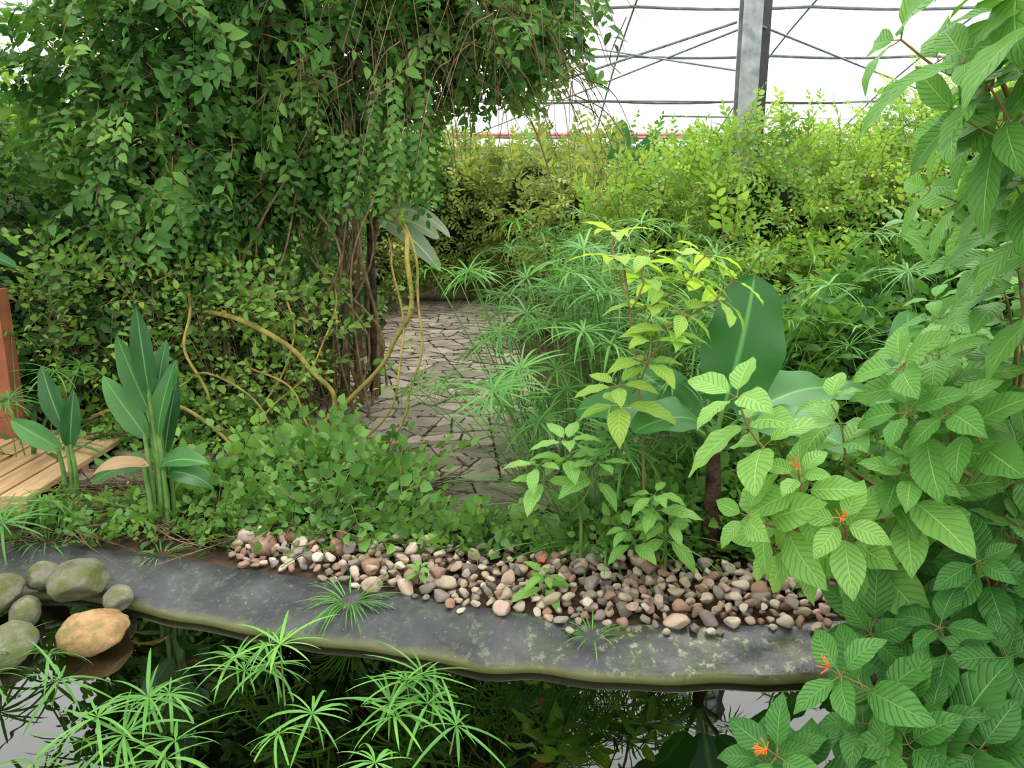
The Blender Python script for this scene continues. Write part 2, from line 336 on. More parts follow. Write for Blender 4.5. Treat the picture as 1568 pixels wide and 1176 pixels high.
# flagstone path
def split(poly,thr,out,r):
    x,y=poly[:,0],poly[:,1]; A=.5*abs((x*np.roll(y,-1)-y*np.roll(x,-1)).sum())
    if A<thr*r.uniform(.55,1.9): out.append(poly); return
    c=poly.mean(0)+r.normal(size=2)*.12*math.sqrt(A)
    D=poly-poly.mean(0); ev,vec=np.linalg.eigh(D.T@D); a=math.atan2(vec[1,1],vec[0,1])+r.normal()*.45
    nn=np.array([math.cos(a),math.sin(a)]); s=(poly-c)@nn
    for sg in (1,-1):
        q=[]
        for i in range(len(poly)):
            j=(i+1)%len(poly)
            if s[i]*sg>=0: q.append(poly[i])
            if s[i]*s[j]<0: q.append(poly[i]+(poly[j]-poly[i])*(s[i]/(s[i]-s[j])))
        if len(q)>=3: split(np.array(q),thr,out,r)
sr=np.random.default_rng(5); polys=[]
for P in ([(-.55,3.6),(.5,3.6),(.6,4.25),(-.65,4.25)],[(-2.55,4.25),(3.8,4.25),(3.6,5.6),(-2.4,5.6)],[(-2.0,5.6),(.3,5.6),(.1,8),(-1.45,8)],[(-1.45,8),(.1,8),(.0,10),(-1.6,10)],[(-1.6,10),(0,10),(.3,12.2),(-2.2,12.2)]):
    split(np.array(P,float),.036,polys,sr)
sl_=[]
for po in polys:
    c=po.mean(0); ri=np.sqrt(((po-c)**2).sum(1)).mean(); q=c+(po-c)*(1-.012/max(ri,.03)); n_=len(q)
    q2=[]
    for i in range(n_):
        a_,b_,d_=q[i-1],q[i],q[(i+1)%n_]; f1=sr.uniform(.08,.2)
        q2+= [b_+(a_-b_)*f1,b_+(d_-b_)*f1]
    q=np.array(q2); n_=len(q); z=.03+sr.uniform(-.006,.006); tl=sr.normal(size=2)*.02
    zt_=lambda P:z+(P-c)@tl
    mids=(q+np.roll(q,-1,0))/2
    V=[[c[0],c[1],z]]+[[*v,zt_(v)] for v in q]+[[*v,zt_(v)] for v in mids]+[[*v,0.] for v in q]
    F=[[0,1+n_+(i-1)%n_,1+i,1+n_+i] for i in range(n_)]+[[1+i,1+2*n_+i,1+2*n_+(i+1)%n_,1+(i+1)%n_] for i in range(n_)]
    V=np.array(V); sl_.append(T(V,np.array(F),V[:,:2].copy(),np.zeros(len(F),int),np.full(len(F),sr.random())))
k=N('flagstone'); r=rnd(k); c=k.ramp(r,[(0,(.15,.125,.10)),(.3,(.24,.19,.15)),(.6,(.33,.26,.205)),(.85,(.42,.36,.28)),(1,(.5,.41,.31))])
c=k.mix(k.math('MULTIPLY',k.noise(11,6,rough=.7),.85),c,(.12,.11,.08)); c=k.mix(k.math('MULTIPLY',k.ramp(k.noise(5,5,rough=.7),[(.52,(0,0,0)),(.66,(1,1,1))]),.4),c,(.08,.10,.035)); m_flag=k.out(k.pr(c,.75,.3,k.noise(25,5),.5,.012))
def strip(rows_):
    P=np.array([[[xl,y,.012],[(xl+xr)/2,y,.012],[xr,y,.012]] for y,xl,xr in rows_]); return grid_t(P,P[...,:2],1)
obj(join(sl_+[strip([(3.55,-.6,.55),(4.2,-.7,.65)]),strip([(4.2,-2.6,3.85),(5.65,-2.45,3.65)]),strip([(5.65,-2.05,.35),(8,-1.5,.15),(10,-1.65,.05),(12.3,-2.3,.35)])]),'flagstone_path',[m_flag,plain('mossy_joint_bed',(.02,.018,.01),(.05,.055,.02),9,.95,.1)],False)
nl_=420; lp=np.stack([rng.uniform(-2.5,1.6,nl_),rng.uniform(3.35,6.5,nl_)**1.0,np.full(nl_,.03)],1)
lp[:,2]=np.where(lp[:,1]>4.2,.042,.02)
obj(scatter([leaf(.06,.03,droop=.9,fold=.5) for _ in range(4)],lp,np.concatenate([rng.normal(size=(nl_,2)),rng.normal(size=(nl_,1))*.15],1),(0,0,1),rng.uniform(.4,1.1,nl_)),'fallen_leaves',[m_litter])
# wooden deck + panel
k=N('deck_wood'); mp=k.n('ShaderNodeMapping'); mp.inputs['Scale'].default_value=(14,1.2,14); k.l(k.pos(),mp.inputs[0])
g=k.noise(2.5,5,mp.outputs[0]); f=k.math('ADD',k.math('MULTIPLY',g,.7),k.math('MULTIPLY',rnd(k),.3))
m_wood=k.out(k.pr(k.ramp(f,[(.25,(.28,.16,.08)),(.5,(.47,.3,.15)),(.8,(.6,.42,.24))]),.6,.3,g,.3,.005))
dk=[box(x,x+.145,3.72+.01*i,5.05,.06,.095,0) for i,x in enumerate(np.arange(-4.95,-2.6,.165))]
dk+=[box(-4.95,-2.5,y,y+.07,0.0,.06,0) for y in (3.85,4.4,4.95)]
obj(join(dk),'wooden_deck',[m_wood],False,.004)
m_cor=plain('terracotta_painted_wood',(.22,.075,.035),(.34,.12,.06),7,.7)
obj(join([box(-3.29,-3.15,4.86,4.98,.095,1.04,0)]+[box(-4.9,-3.29,4.9,4.93,z,z+.14,0) for z in (.15,.31,.47,.63,.79)]),'garden_fence_panel',[m_cor],False,.004)
# ------------------------------------------------------------------ stones
def rock(seed,n=4,cuts=12,lo=.46,hi=.86):
    b=ball(n); V=b.V.copy(); r=np.random.default_rng(seed)
    for _ in range(cuts):
        nn=nrm(r.normal(size=3)); h=r.uniform(lo,hi); dd=V@nn; V=V-np.maximum(dd-h,0)[:,None]*nn*.94
    V=V*np.array([1,r.uniform(.65,.95),r.uniform(.5,.75)])*1.06
    return T(V,b.F,b.UV,b.M,b.R)
rocks=[rock(i,5) for i in range(16)]
k=N('cobble_stone'); r=rnd(k)
c=k.ramp(r,[(0,(.36,.22,.16)),(.12,(.6,.43,.33)),(.24,(.26,.22,.2)),(.36,(.7,.57,.46)),(.46,(.36,.19,.13)),(.58,(.5,.41,.27)),(.68,(.17,.15,.14)),(.76,(.6,.42,.33)),(.88,(.4,.34,.3)),(.94,(.72,.62,.5))],'CONSTANT')
c=k.mix(k.math('MULTIPLY',k.noise(35,6,rough=.75),.7),c,(.15,.11,.08)); c=k.mix(k.math('MULTIPLY',k.ramp(k.noise(14,4),[(.5,(0,0,0)),(.7,(1,1,1))]),.35),c,(.12,.13,.05))
m_stone=k.out(k.pr(c,.72,.35,k.noise(60,5),.6,.006))
sbx=[-1.3,-1.0,-.6,-.06,.2,.55,.85,1.15,1.45]; sby0=[3.30,3.20,3.02,2.82,2.76,2.70,2.70,2.74,2.80]; sby1=[3.50,3.53,3.42,3.33,3.28,3.26,3.2,3.14,2.98]
def slopez(x,y):
    tp_=float(smooth(top,np.array([x]))[0]); return -.085*max(0,tp_-y)/.25
pts=[];tries=0
while len(pts)<390 and tries<40000:
    tries+=1; x=rng.uniform(-1.28,1.45); a=np.interp(x,sbx,sby0)+.05*math.sin(x*9)*math.sin(x*23); b2=np.interp(x,sbx,sby1); y=rng.uniform(a,b2); s=rng.choice([.022,.030,.040,.054],p=[.28,.32,.26,.14])
    if all((x-q[0])**2+(y-q[1])**2>(.82*(s+q[3]))**2 for q in pts): pts.append([x,y,.012+s*.42+slopez(x,y),s])
l1=list(pts); l2=[];tries=0
while len(l2)<250 and tries<20000:
    tries+=1; x=rng.uniform(-1.2,1.35); a=np.interp(x,sbx,sby0)+.07; b2=np.interp(x,sbx,sby1); y=rng.uniform(a,b2); s=rng.choice([.022,.030,.042],p=[.3,.4,.3])
    if all((x-q[0])**2+(y-q[1])**2>(.85*(s+q[3]))**2 for q in l2): l2.append([x,y,.045+s*.45+slopez(x,y),s])
A=np.array(l1+l2); n=len(A)
ang=rng.uniform(0,6.28,n); d=np.stack([np.cos(ang),np.sin(ang),rng.normal(size=n)*.3],1)
st=scatter(rocks,A[:,:3],d,np.array([0,0,1.])+rng.normal(size=(n,3))*.35,A[:,3],rw=1.)
obj(st,'river_cobbles',[m_stone])
big=rock(77,8,7,.7,.95)
def solo(name,t,p,d,s,mat,flat=1.):
    V=t.V*np.array([1,1,flat]); V=V*(1+.03*np.sin(V[:,0:1]*9+V[:,1:2]*7)*np.sin(V[:,2:3]*11))
    t2=T(V,t.F,t.UV,t.M,t.R); return obj(place(t2,p,d,(0,0,1),s),name,[mat])
m_rk=plain('brown_stone',(.16,.09,.065),(.38,.23,.17),16); solo('brown_cobble',big,(-1.13,3.36,.055),(1,.2,0),.085,m_rk)
solo('pale_cobble',rock(78,6),(-1.22,3.47,.05),(1,.5,0),.07,plain('pale_stone',(.3,.23,.2),(.55,.45,.4),16)); solo('pale_cobble',rock(79,6),(-1.05,3.52,.05),(.3,.5,0),.07,bpy.data.materials['pale_stone'])
k=N('mossy_rock'); c=k.ramp(k.noise(9,6,rough=.65),[(.3,(.1,.095,.08)),(.6,(.28,.26,.21))]); mo=k.ramp(k.noise(12,6,rough=.7),[(.4,(0,0,0)),(.6,(1,1,1))]); c=k.mix(k.math('MULTIPLY',mo,.8),c,(.12,.145,.03)); m_mossy=k.out(k.pr(c,.9,.15,k.noise(40,6,rough=.7),.9,.02))
k=N('tan_rock'); c=k.ramp(k.noise(8,6,rough=.65),[(.3,(.27,.14,.06)),(.65,(.5,.31,.16))]); mo=k.ramp(k.noise(9,6,rough=.7),[(.46,(0,0,0)),(.6,(1,1,1))]); c=k.mix(k.math('MULTIPLY',mo,.75),c,(.15,.15,.045)); m_orock=k.out(k.pr(c,.85,.15,k.noise(40,6,rough=.7),.8,.015))
for p,s,m,sd in (((-1.83,3.08,.02),.13,m_mossy,5),((-1.63,2.80,-.05),.13,m_orock,6),((-1.93,2.72,-.07),.14,m_mossy,7),((-2.12,3.03,-.01),.10,m_mossy,8),
              ((-1.98,2.94,-.05),.08,m_mossy,9),((-1.64,3.02,-.03),.08,m_mossy,10),((-2.3,2.85,-.04),.14,m_mossy,12),((-2.03,3.17,.0),.08,m_mossy,13)):
    solo('pond_rock',rock(sd,10,9,.7,.95),p,(1,.3,0),s,m,1.0)
# ------------------------------------------------------------------ big left tree
tw=variants(9,10,.36,.098,.056,droop=.5,bend=.7)
strand=variants(5,16,.75,.09,.05,droop=.5,bend=.5)
canopy=[(-2.75,6.3,2.45,.8,1.0,.75),(-1.7,6.1,2.75,1.1,1.1,.9),(-.6,6.2,2.95,.95,.9,.72),(.12,6.2,2.85,.5,.6,.42),(-2.3,5.9,1.75,.85,.8,.75),(-1.45,6.1,2.0,.45,.6,.45),(-1.6,6.3,3.5,1.3,1.1,.6)]
ex=[]
for i in range(60):
    x0=rng.uniform(-2.5,-.95); y0=rng.uniform(5.5,6.7); x1=x0*.6-.6+rng.normal()*.45; 
    pp=cr([[x0,y0,0],[x0+rng.normal()*.12,y0,.6],[x0+rng.normal()*.18,y0+rng.normal()*.1,1.2],[(x0+x1)/2,y0,1.8],[x1,y0+.1,2.5]],6)
    ex.append(tube(pp,rng.uniform(.006,.015),.005,5,1))
for i in range(260):
    x0=rng.uniform(-1.6,.5); y0=rng.uniform(5.2,6.2); z0=rng.uniform(2.2,3.2); a=rng.uniform(-.35,.45)
    ex.append(tube(cr([[x0,y0,z0],[x0+a*.5,y0-.05,z0-.12],[x0+a,y0-.1,z0-.35-rng.random()*.3]],5),.006,.002,3,1))
for i in range(4):
    ex.append(tube(cr([[-1.5+.12*i,6.4,0],[-1.45+.1*i,6.4,.9],[-1.6+.2*i,6.3,1.7],[-2.2+.45*i,6.2,2.7]],8),.04,.02,8,1))
ns=170; sp_=np.stack([rng.uniform(-2.7,-.5,ns),rng.uniform(5.2,6.3,ns),rng.uniform(1.15,2.5,ns)],1)
sp_[:,2]=np.where(sp_[:,0]>-1.45,np.maximum(sp_[:,2],2.1),sp_[:,2])
ex.append(scatter(strand,sp_,np.array([0,-.1,-1.])+rng.normal(size=(ns,3))*.25,np.array([0,-1.,.3])+rng.normal(size=(ns,3))*.3,rng.uniform(.6,1.,ns)))
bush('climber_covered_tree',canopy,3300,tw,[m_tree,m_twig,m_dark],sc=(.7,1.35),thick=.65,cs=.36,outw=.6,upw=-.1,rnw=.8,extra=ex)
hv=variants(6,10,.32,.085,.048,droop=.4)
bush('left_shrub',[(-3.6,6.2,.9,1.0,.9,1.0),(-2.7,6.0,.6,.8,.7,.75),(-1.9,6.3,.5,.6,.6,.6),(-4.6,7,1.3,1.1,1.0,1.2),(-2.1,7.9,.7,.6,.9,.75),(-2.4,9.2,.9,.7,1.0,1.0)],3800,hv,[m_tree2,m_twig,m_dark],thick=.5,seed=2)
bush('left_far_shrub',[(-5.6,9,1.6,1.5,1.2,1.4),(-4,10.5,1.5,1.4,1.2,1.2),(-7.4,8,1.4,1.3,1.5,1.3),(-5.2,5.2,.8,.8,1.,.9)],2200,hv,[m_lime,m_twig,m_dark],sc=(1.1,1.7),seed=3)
us=[sprig(8,.5,.075,.045,droop=.4,bend=.8,rt=.004) for _ in range(7)]
nu=380; up_=np.stack([rng.uniform(-3.2,-1.25,nu),rng.uniform(5.1,5.8,nu),rng.random(nu)**.8*1.05+.05],1)
st_=[tube(cr([[x,y+.3,0],[x+rng.normal()*.1,y+.15,z*.6],[x,y,z]],4),.006,.003,4,1) for x,y,z in up_[:150]]
obj(join([scatter(us,up_,np.array([0,-.35,.5])+rng.normal(size=(nu,3))*.6,np.array([0,-.7,1.])+rng.normal(size=(nu,3))*.3,rng.uniform(.6,1.1,nu))]+st_),'twiggy_undershrub',[m_under,m_twig])
vn=[([[-1.0,6.1,1.5],[-.78,5.6,1.45],[-.66,5.15,1.2],[-.66,5,.87],[-.80,5,.6],[-1.02,4.95,.35],[-1.25,4.9,.15],[-1.4,4.9,0]],.018),
    ([[-2.4,6.0,.7],[-1.95,5.2,.86],[-1.6,4.95,.79],[-1.33,4.9,.62],[-1.16,4.85,.43],[-1.11,4.85,.25],[-1.2,4.85,0]],.018),
    ([[-.85,5.9,1.7],[-.64,5.2,1.25],[-.57,4.95,.85],[-.6,4.8,.5],[-.68,4.7,.25],[-.8,4.6,.02]],.009),([[-.9,5.9,1.3],[-.72,5.1,.9],[-.69,4.8,.5],[-.85,4.7,.2],[-1.05,4.6,.02]],.008),
    ([[-2.9,5.2,.1],[-2.6,4.9,.25],[-2.3,4.85,.33],[-2.0,4.8,.28],[-1.75,4.7,.12],[-1.65,4.65,0]],.014),([[-2.4,6.0,1.2],[-2.15,5.3,.95],[-2.08,5,.65],[-1.95,4.95,.35],[-1.8,4.9,.0]],.011),
    ([[-2.8,5.9,.7],[-2.4,5.2,.55],[-2.2,5,.4],[-1.9,4.9,.5],[-1.6,4.9,.3],[-1.5,4.9,0]],.009),([[-1.7,6.1,1.2],[-1.5,5.3,.9],[-1.42,5.1,.65],[-1.6,5,.3],[-1.8,4.9,.0]],.008),
    ([[-1.3,5.9,1.0],[-1.2,5.2,.75],[-1.35,5.0,.45],[-1.6,4.9,.2],[-1.7,4.8,0]],.007),([[-2.0,5.9,.4],[-1.7,5.1,.5],[-1.4,4.9,.4],[-1.25,4.8,.15],[-1.2,4.75,0]],.008)]
vl=[sprig(4,.16,.06,.04,droop=.4) for _ in range(4)]
for p,r in vn: 
    P=cr(p,8); P[3:-3]+=np.stack([np.sin(np.arange(len(P)-6)*.55+p[0][0]*9)*.014,np.zeros(len(P)-6),np.cos(np.arange(len(P)-6)*.4+p[0][0]*5)*.012],1)
    I=rng.integers(6,len(P)-2,6); m_=scatter(vl,P[I],rng.normal(size=(6,3))+[0,-.5,.3],(0,-.4,1),rng.uniform(.6,1,6)); t_=tube(P,r,r*.75,8,2)
    obj(join([t_,m_]),'yellow_arching_vine',[m_under,m_twig,m_vine])
# ------------------------------------------------------------------ background
sv=variants(6,10,.28,.065,.034,droop=.4)
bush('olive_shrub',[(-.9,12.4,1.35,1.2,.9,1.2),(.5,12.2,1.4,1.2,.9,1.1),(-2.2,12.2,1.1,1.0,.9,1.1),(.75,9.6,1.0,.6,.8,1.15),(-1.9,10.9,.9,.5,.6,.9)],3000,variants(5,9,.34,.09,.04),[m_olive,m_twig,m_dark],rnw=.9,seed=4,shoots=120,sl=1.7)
limeb=[(1.35,8.0,1.0,.85,.75,.85),(2.3,7.5,1.3,.9,.85,.95),(3.15,7.2,1.15,.8,.9,.85),(3.9,7.5,1.4,.8,.8,.9),(4.4,7.0,.9,.8,.8,.7),(2.0,6.5,.65,.8,.6,.6),(3.1,6.2,.55,.9,.6,.6),(1.1,7.0,.5,.5,.5,.6)]
pp=np.array([2.75,6.4,1.3])+rng.normal(size=(26,3))*[.38,.12,.22]; nn=np.tile([0,-.8,.5],(26,1))
pet=join([place(leaf(.016,.011,mat=3),(0,0,0),(math.cos(a),math.sin(a),.4)) for a in np.arange(0,6.2,1.05)])
fl=[scatter([pet],pp,nrm(rng.normal(size=pp.shape)),nn,rng.uniform(.6,1.1,len(pp)))]
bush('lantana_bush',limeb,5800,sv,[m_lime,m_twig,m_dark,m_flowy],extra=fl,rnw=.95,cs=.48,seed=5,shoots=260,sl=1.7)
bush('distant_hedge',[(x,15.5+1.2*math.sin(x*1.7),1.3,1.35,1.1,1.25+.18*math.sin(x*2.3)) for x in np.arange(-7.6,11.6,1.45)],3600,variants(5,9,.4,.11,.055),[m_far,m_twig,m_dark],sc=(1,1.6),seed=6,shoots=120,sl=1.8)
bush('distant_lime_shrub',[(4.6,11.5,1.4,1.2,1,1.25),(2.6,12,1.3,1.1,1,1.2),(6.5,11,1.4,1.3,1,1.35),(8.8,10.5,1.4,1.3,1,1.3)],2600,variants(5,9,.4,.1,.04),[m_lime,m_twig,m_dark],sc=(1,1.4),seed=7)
fe=[]
for _ in range(5):
    a=[tube(np.array([[0,0,0],[0,.25,.02],[0,.5,-.06]]),.003,.001,3,1)]
    for i in range(26):
        y=.06+.43*i/26; 
        for s in(-1,1): a.append(place(leaf(.07,.012,nl=3,nw=1,droop=.3),(0,y,.0),(s,.5,0),(0,0,1),1-.5*i/26))
    fe.append(join(a))
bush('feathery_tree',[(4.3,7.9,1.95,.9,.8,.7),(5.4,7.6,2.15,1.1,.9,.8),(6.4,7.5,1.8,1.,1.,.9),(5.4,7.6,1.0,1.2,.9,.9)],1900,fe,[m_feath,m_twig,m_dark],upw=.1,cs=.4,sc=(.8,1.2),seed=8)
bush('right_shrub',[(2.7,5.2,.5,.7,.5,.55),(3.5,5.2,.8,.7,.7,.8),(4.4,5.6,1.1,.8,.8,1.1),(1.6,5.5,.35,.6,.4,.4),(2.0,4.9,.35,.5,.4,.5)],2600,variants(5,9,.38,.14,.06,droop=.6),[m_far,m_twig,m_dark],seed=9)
def banana_plant(name,p,leaves,trunk_h,mat,tr=.05,tm=1):
    ts=[tube(cr([[0,0,0],[.01,0,trunk_h*.5],[.0,0,trunk_h]],6),tr,tr*.55,10,tm)]
    for (d,L,W,dr,up) in leaves:
        d=nrm(d); b=np.array([0,0,trunk_h*.97]); e=b+d*min(L*.25,.13)+np.array([0,0,.05])
        ts.append(tube(cr([b*[1,1,.6],b+d*.01,e],6),.024,.009,8,2))
        ts.append(place(leaf(L,W,nl=22,nw=10,fold=.22,droop=dr,wave=.05,freq=15,p=.82,q=.42,mat=0),e,d,up))
    t=join(ts); t.V=t.V+np.array(p); return obj(t,name,[mat,m_bark,m_stem])
banana_plant('banana_plant',(.88,3.32,0),[((.28,.1,1.),.60,.37,.35,(.25,-1,.5)),((-.9,.1,.4),.52,.25,.9,(0,-.6,1)),((.9,.3,.5),.66,.27,.9,(0,-.6,1)),((-.5,-.5,.5),.42,.24,1.1,(0,-.4,1)),((.5,-.5,.35),.5,.25,1.0,(0,-.3,1)),((-.75,.5,.7),.45,.2,.6,(0,-1,.6))],.55,m_ban,.05)
banana_plant('banana_plant',(1.85,3.7,0),[((.1,.1,1),.4,.21,.3,(-.1,-1,.2)),((.8,0,.5),.5,.2,.8,(0,-.5,1)),((-.8,0,.4),.4,.16,.8,(0,-.5,1))],.55,m_ban,.04)
for (x,y,h) in ((1.7,13.7,1.4),(2.2,13.8,1.2),(1.2,13.7,1.1),(8.2,9.3,.9)):
    banana_plant('banana_plant',(x,y,0),[((math.cos(a)*.5,math.sin(a)*.4,1),1.3,.42,.5,(math.cos(a)*-.3,-1,.3)) for a in (0,1.2,2.4,3.6,4.8)],h,m_canna,.09)
banana_plant('banana_plant',(-1.1,6.25,0),[((.9,-.5,.25),.62,.14,1.4,(0,-.6,1)),((.75,-.6,-.25),.66,.17,.9,(.4,-.8,.5)),((.8,-.3,-.05),.5,.13,1.3,(.2,-1,.6)),((-.5,-.3,.8),.7,.2,.9,(0,-1,.5)),((-.9,-.2,.4),.7,.2,1.,(0,-1,.8))],1.46,m_banP,.04)
banana_plant('banana_plant',(-3.7,4.9,0),[((.9,-.2,.2),.6,.14,1.0,(0,-.6,1)),((-.5,-.3,.8),.8,.22,.9,(0,-1,.5))],1.25,m_canna,.04)
# ------------------------------------------------------------------ canna left
def canna(name,p,leaves,mats=None):
    ts=[]
    for (bx,by,h,d,L,W,dr,up,mt) in leaves:
        b=np.array([bx,by,0.]); tp=np.array([bx*.7+d[0]*.03,by,h]); ts.append(tube(cr([b,(b+tp)/2+[.01,0,0],tp],6),.015,.010,7,1))
        ts.append(place(leaf(L,W,nl=16,nw=6,fold=.4,droop=dr,wave=.05,freq=12,p=.85,q=.7,mat=mt),tp-nrm(d)*.03,d,up))
    t=join(ts); t.V=t.V+np.array(p); return obj(t,name,[m_canna,m_stem,m_dry])
canna('canna_plant',(-1.70,3.62,0),[(0,0,.72,(-.03,-.05,1),.42,.10,.15,(.3,-1,0),0),(-.02,.02,.62,(-.3,-.1,1),.4,.11,.3,(.2,-1,.2),0),(.02,0,.5,(.22,-.1,1),.4,.10,.4,(-.3,-1,.2),0),
 (-.04,0,.5,(-.5,0,.8),.38,.12,.5,(.2,-1,.5),0),(.03,-.03,.36,(.7,-.3,.6),.27,.13,1.4,(0,-.5,1),0),(.03,.03,.3,(.8,-.4,.4),.28,.13,1.8,(.1,-.6,1),0),
 (-.04,-.03,.36,(-.8,-.3,.35),.3,.08,1.3,(0,-.6,1),2),(-.05,.03,.34,(-.7,-.3,.1),.36,.09,1.2,(0,-.8,.9),0),(.0,.04,.6,(.25,.2,.9),.3,.11,.5,(0,-1,.5),0),(-.03,.05,.45,(-.2,.3,1),.4,.11,.2,(0,-1,.2),0),(.03,.05,.4,(.12,.2,1),.4,.10,.3,(0,-1,.2),0),(.0,.05,.62,(.1,.2,1),.36,.10,.3,(0,-1,.2),0)])
canna('canna_plant',(-2.4,4.1,0),[(0,0,.4,(-.3,0,1),.38,.11,.5,(.3,-1,0),0),(.02,0,.3,(.2,-.1,1),.33,.10,.4,(.3,-1,0),0),(-.04,0,.28,(-.8,-.1,.6),.36,.12,.8,(.3,-1,.5),0)])
# ------------------------------------------------------------------ sedges
def umbel(nb,L,W,h,droop=.9,lean=.15):
    P=cr([[0,0,0],[lean*.25*h,h*.5,0],[lean*h,h,0]],5); ts=[tube(P,.0045,.003,4,1)]
    for i in range(nb):
        a=i*2.39996+rng.normal()*.1; e=rng.uniform(-.05,.6)
        d=np.array([math.cos(a),e,math.sin(a)])
        ts.append(place(leaf(L,W,nl=6,nw=2,fold=.35,droop=droop*rng.uniform(.5,1.4),p=.6,q=.45,tip=.02,mat=0),P[-1],d,(0,1,0),rng.uniform(.6,1.15)))
    return join(ts)
U=[umbel(int(rng.integers(14,22)),.23,.012,1.,rng.uniform(.6,1.2),rng.uniform(-.25,.3)) for _ in range(8)]
def sedge(name,clumps,mats,vs=U):
    ts=[]
    for (x,y,z,n,hmin,hmax,spread,lean) in clumps:
        for _ in range(n):
            h=rng.uniform(hmin,hmax); a=rng.uniform(0,6.28); r=rng.random()*spread
            d=nrm(np.array([math.cos(a)*lean*rng.random()*1.4,math.sin(a)*lean*rng.random()*1.4,1]))
            u=nrm(np.array([math.cos(a+1),math.sin(a+1),.1]))
            v=vs[int(rng.integers(len(vs)))]
            V=v.V.copy()
            st=v.M==1; stem=np.unique(v.F[st]); msk=np.zeros(len(V),bool); msk[stem]=True
            tipp=V[msk][-1].copy(); V[msk]*=[h,h,1]; V[~msk]+= (np.array([tipp[0]*h,tipp[1]*h,0])-np.array([tipp[0],tipp[1],0]))
            t=T(V,v.F,v.UV,v.M,v.R)
            ts.append(place(t,(x+math.cos(a)*r,y+math.sin(a)*r,z),d,u))
    return obj(join(ts),name,mats)
sedge('umbrella_sedge',[(.34,3.62,0,26,.45,.98,.14,.55),(.5,3.9,0,22,.7,1.3,.15,.35),(.15,4.2,0,14,.5,1.0,.1,.7)],[m_sedge,m_stem])
sedge('umbrella_sedge',[(.25,4.5,0,30,.8,1.5,.2,.4),(.6,4.7,0,24,.8,1.5,.25,.3),(.35,5.6,0,26,.8,1.5,.2,.25)],[m_sedge,m_stem])
sedge('umbrella_sedge',[(1.35,4.6,0,26,.7,1.3,.3,.3),(1.0,4.1,0,16,.5,1.05,.2,.35),(.8,5.8,0,20,.8,1.4,.3,.3)],[m_sedge,m_stem])
sedge('umbrella_sedge',[(2.75,4.9,0,24,.9,1.45,.4,.35),(3.4,6,0,14,1.0,1.5,.4,.3),(2.2,4.3,0,12,.5,.9,.3,.4)],[m_sedge,m_stem])
sedge('umbrella_sedge',[(-3.0,4.6,0,6,.4,.8,.2,.4),(-2.3,3.55,0,6,.08,.18,.15,.6)],[m_sedge,m_stem])
U2=[umbel(int(rng.integers(11,16)),.21,.011,1.,rng.uniform(.6,1.3),rng.uniform(-.2,.2)) for _ in range(6)]
sedge('pond_umbrella_sedge',[(-.72,2.35,-.3,3,.32,.42,.08,.3),(-.33,2.25,-.3,4,.25,.34,.14,.3),(-.60,2.08,-.3,2,.25,.33,.1,.3)],[m_sedgeB,m_stem],U2)
sedge('pond_umbrella_sedge',[(-1.25,2.3,-.3,4,.25,.36,.2,.3),(-.98,2.0,-.3,3,.25,.33,.15,.3),(-1.0,2.45,-.3,4,.23,.32,.15,.3),(-.45,2.42,-.3,3,.23,.3,.15,.3)],[m_sedge,m_stem],U2)
sedge('pond_umbrella_sedge',[(-1.7,2.4,-.3,4,.25,.36,.15,.4),(-1.4,1.95,-.3,3,.23,.33,.15,.4),(-1.2,1.85,-.3,3,.2,.28,.15,.5)],[m_sedge,m_stem],U2)
def tuft(name,p,n,L,W,mat,s=.03):
    ts=[]
    for i in range(n):
        a=rng.uniform(0,6.28); e=rng.uniform(.15,1.3)
        ts.append(place(leaf(L,W,nl=6,nw=2,fold=.4,droop=rng.uniform(.6,1.6),p=.6,q=.5,mat=0),(p[0]+math.cos(a)*s,p[1]+math.sin(a)*s,p[2]),(math.cos(a),math.sin(a),e),(0,0,1),rng.uniform(.6,1.15)))
    return obj(join(ts),name,[mat])
tuft('grass_tuft',(-.66,2.95,-.01),70,.22,.007,m_sedge); tuft('grass_tuft',(.3,2.68,.0),26,.14,.006,m_sedge); tuft('grass_tuft',(-1.6,3.36,.0),24,.14,.007,m_sedge)
tuft('grass_tuft',(-2.2,3.5,.0),36,.2,.008,m_sedge); tuft('strap_leaf_plant',(-3.0,4.75,.0),46,.85,.03,m_canna,.1); tuft('grass_tuft',(.45,3.5,.0),80,.6,.011,m_sedgeB,.1)
tuft('grass_tuft',(-.2,3.5,.0),26,.28,.007,m_sedge,.1); tuft('strap_leaf_plant',(3.1,4.4,0),70,.9,.022,m_sedgeB,.2)
tuft('grass_tuft',(.3,3.95,.0),70,.7,.009,m_sedge,.1); tuft('grass_tuft',(.35,5.0,.0),90,.75,.012,m_sedge,.15)
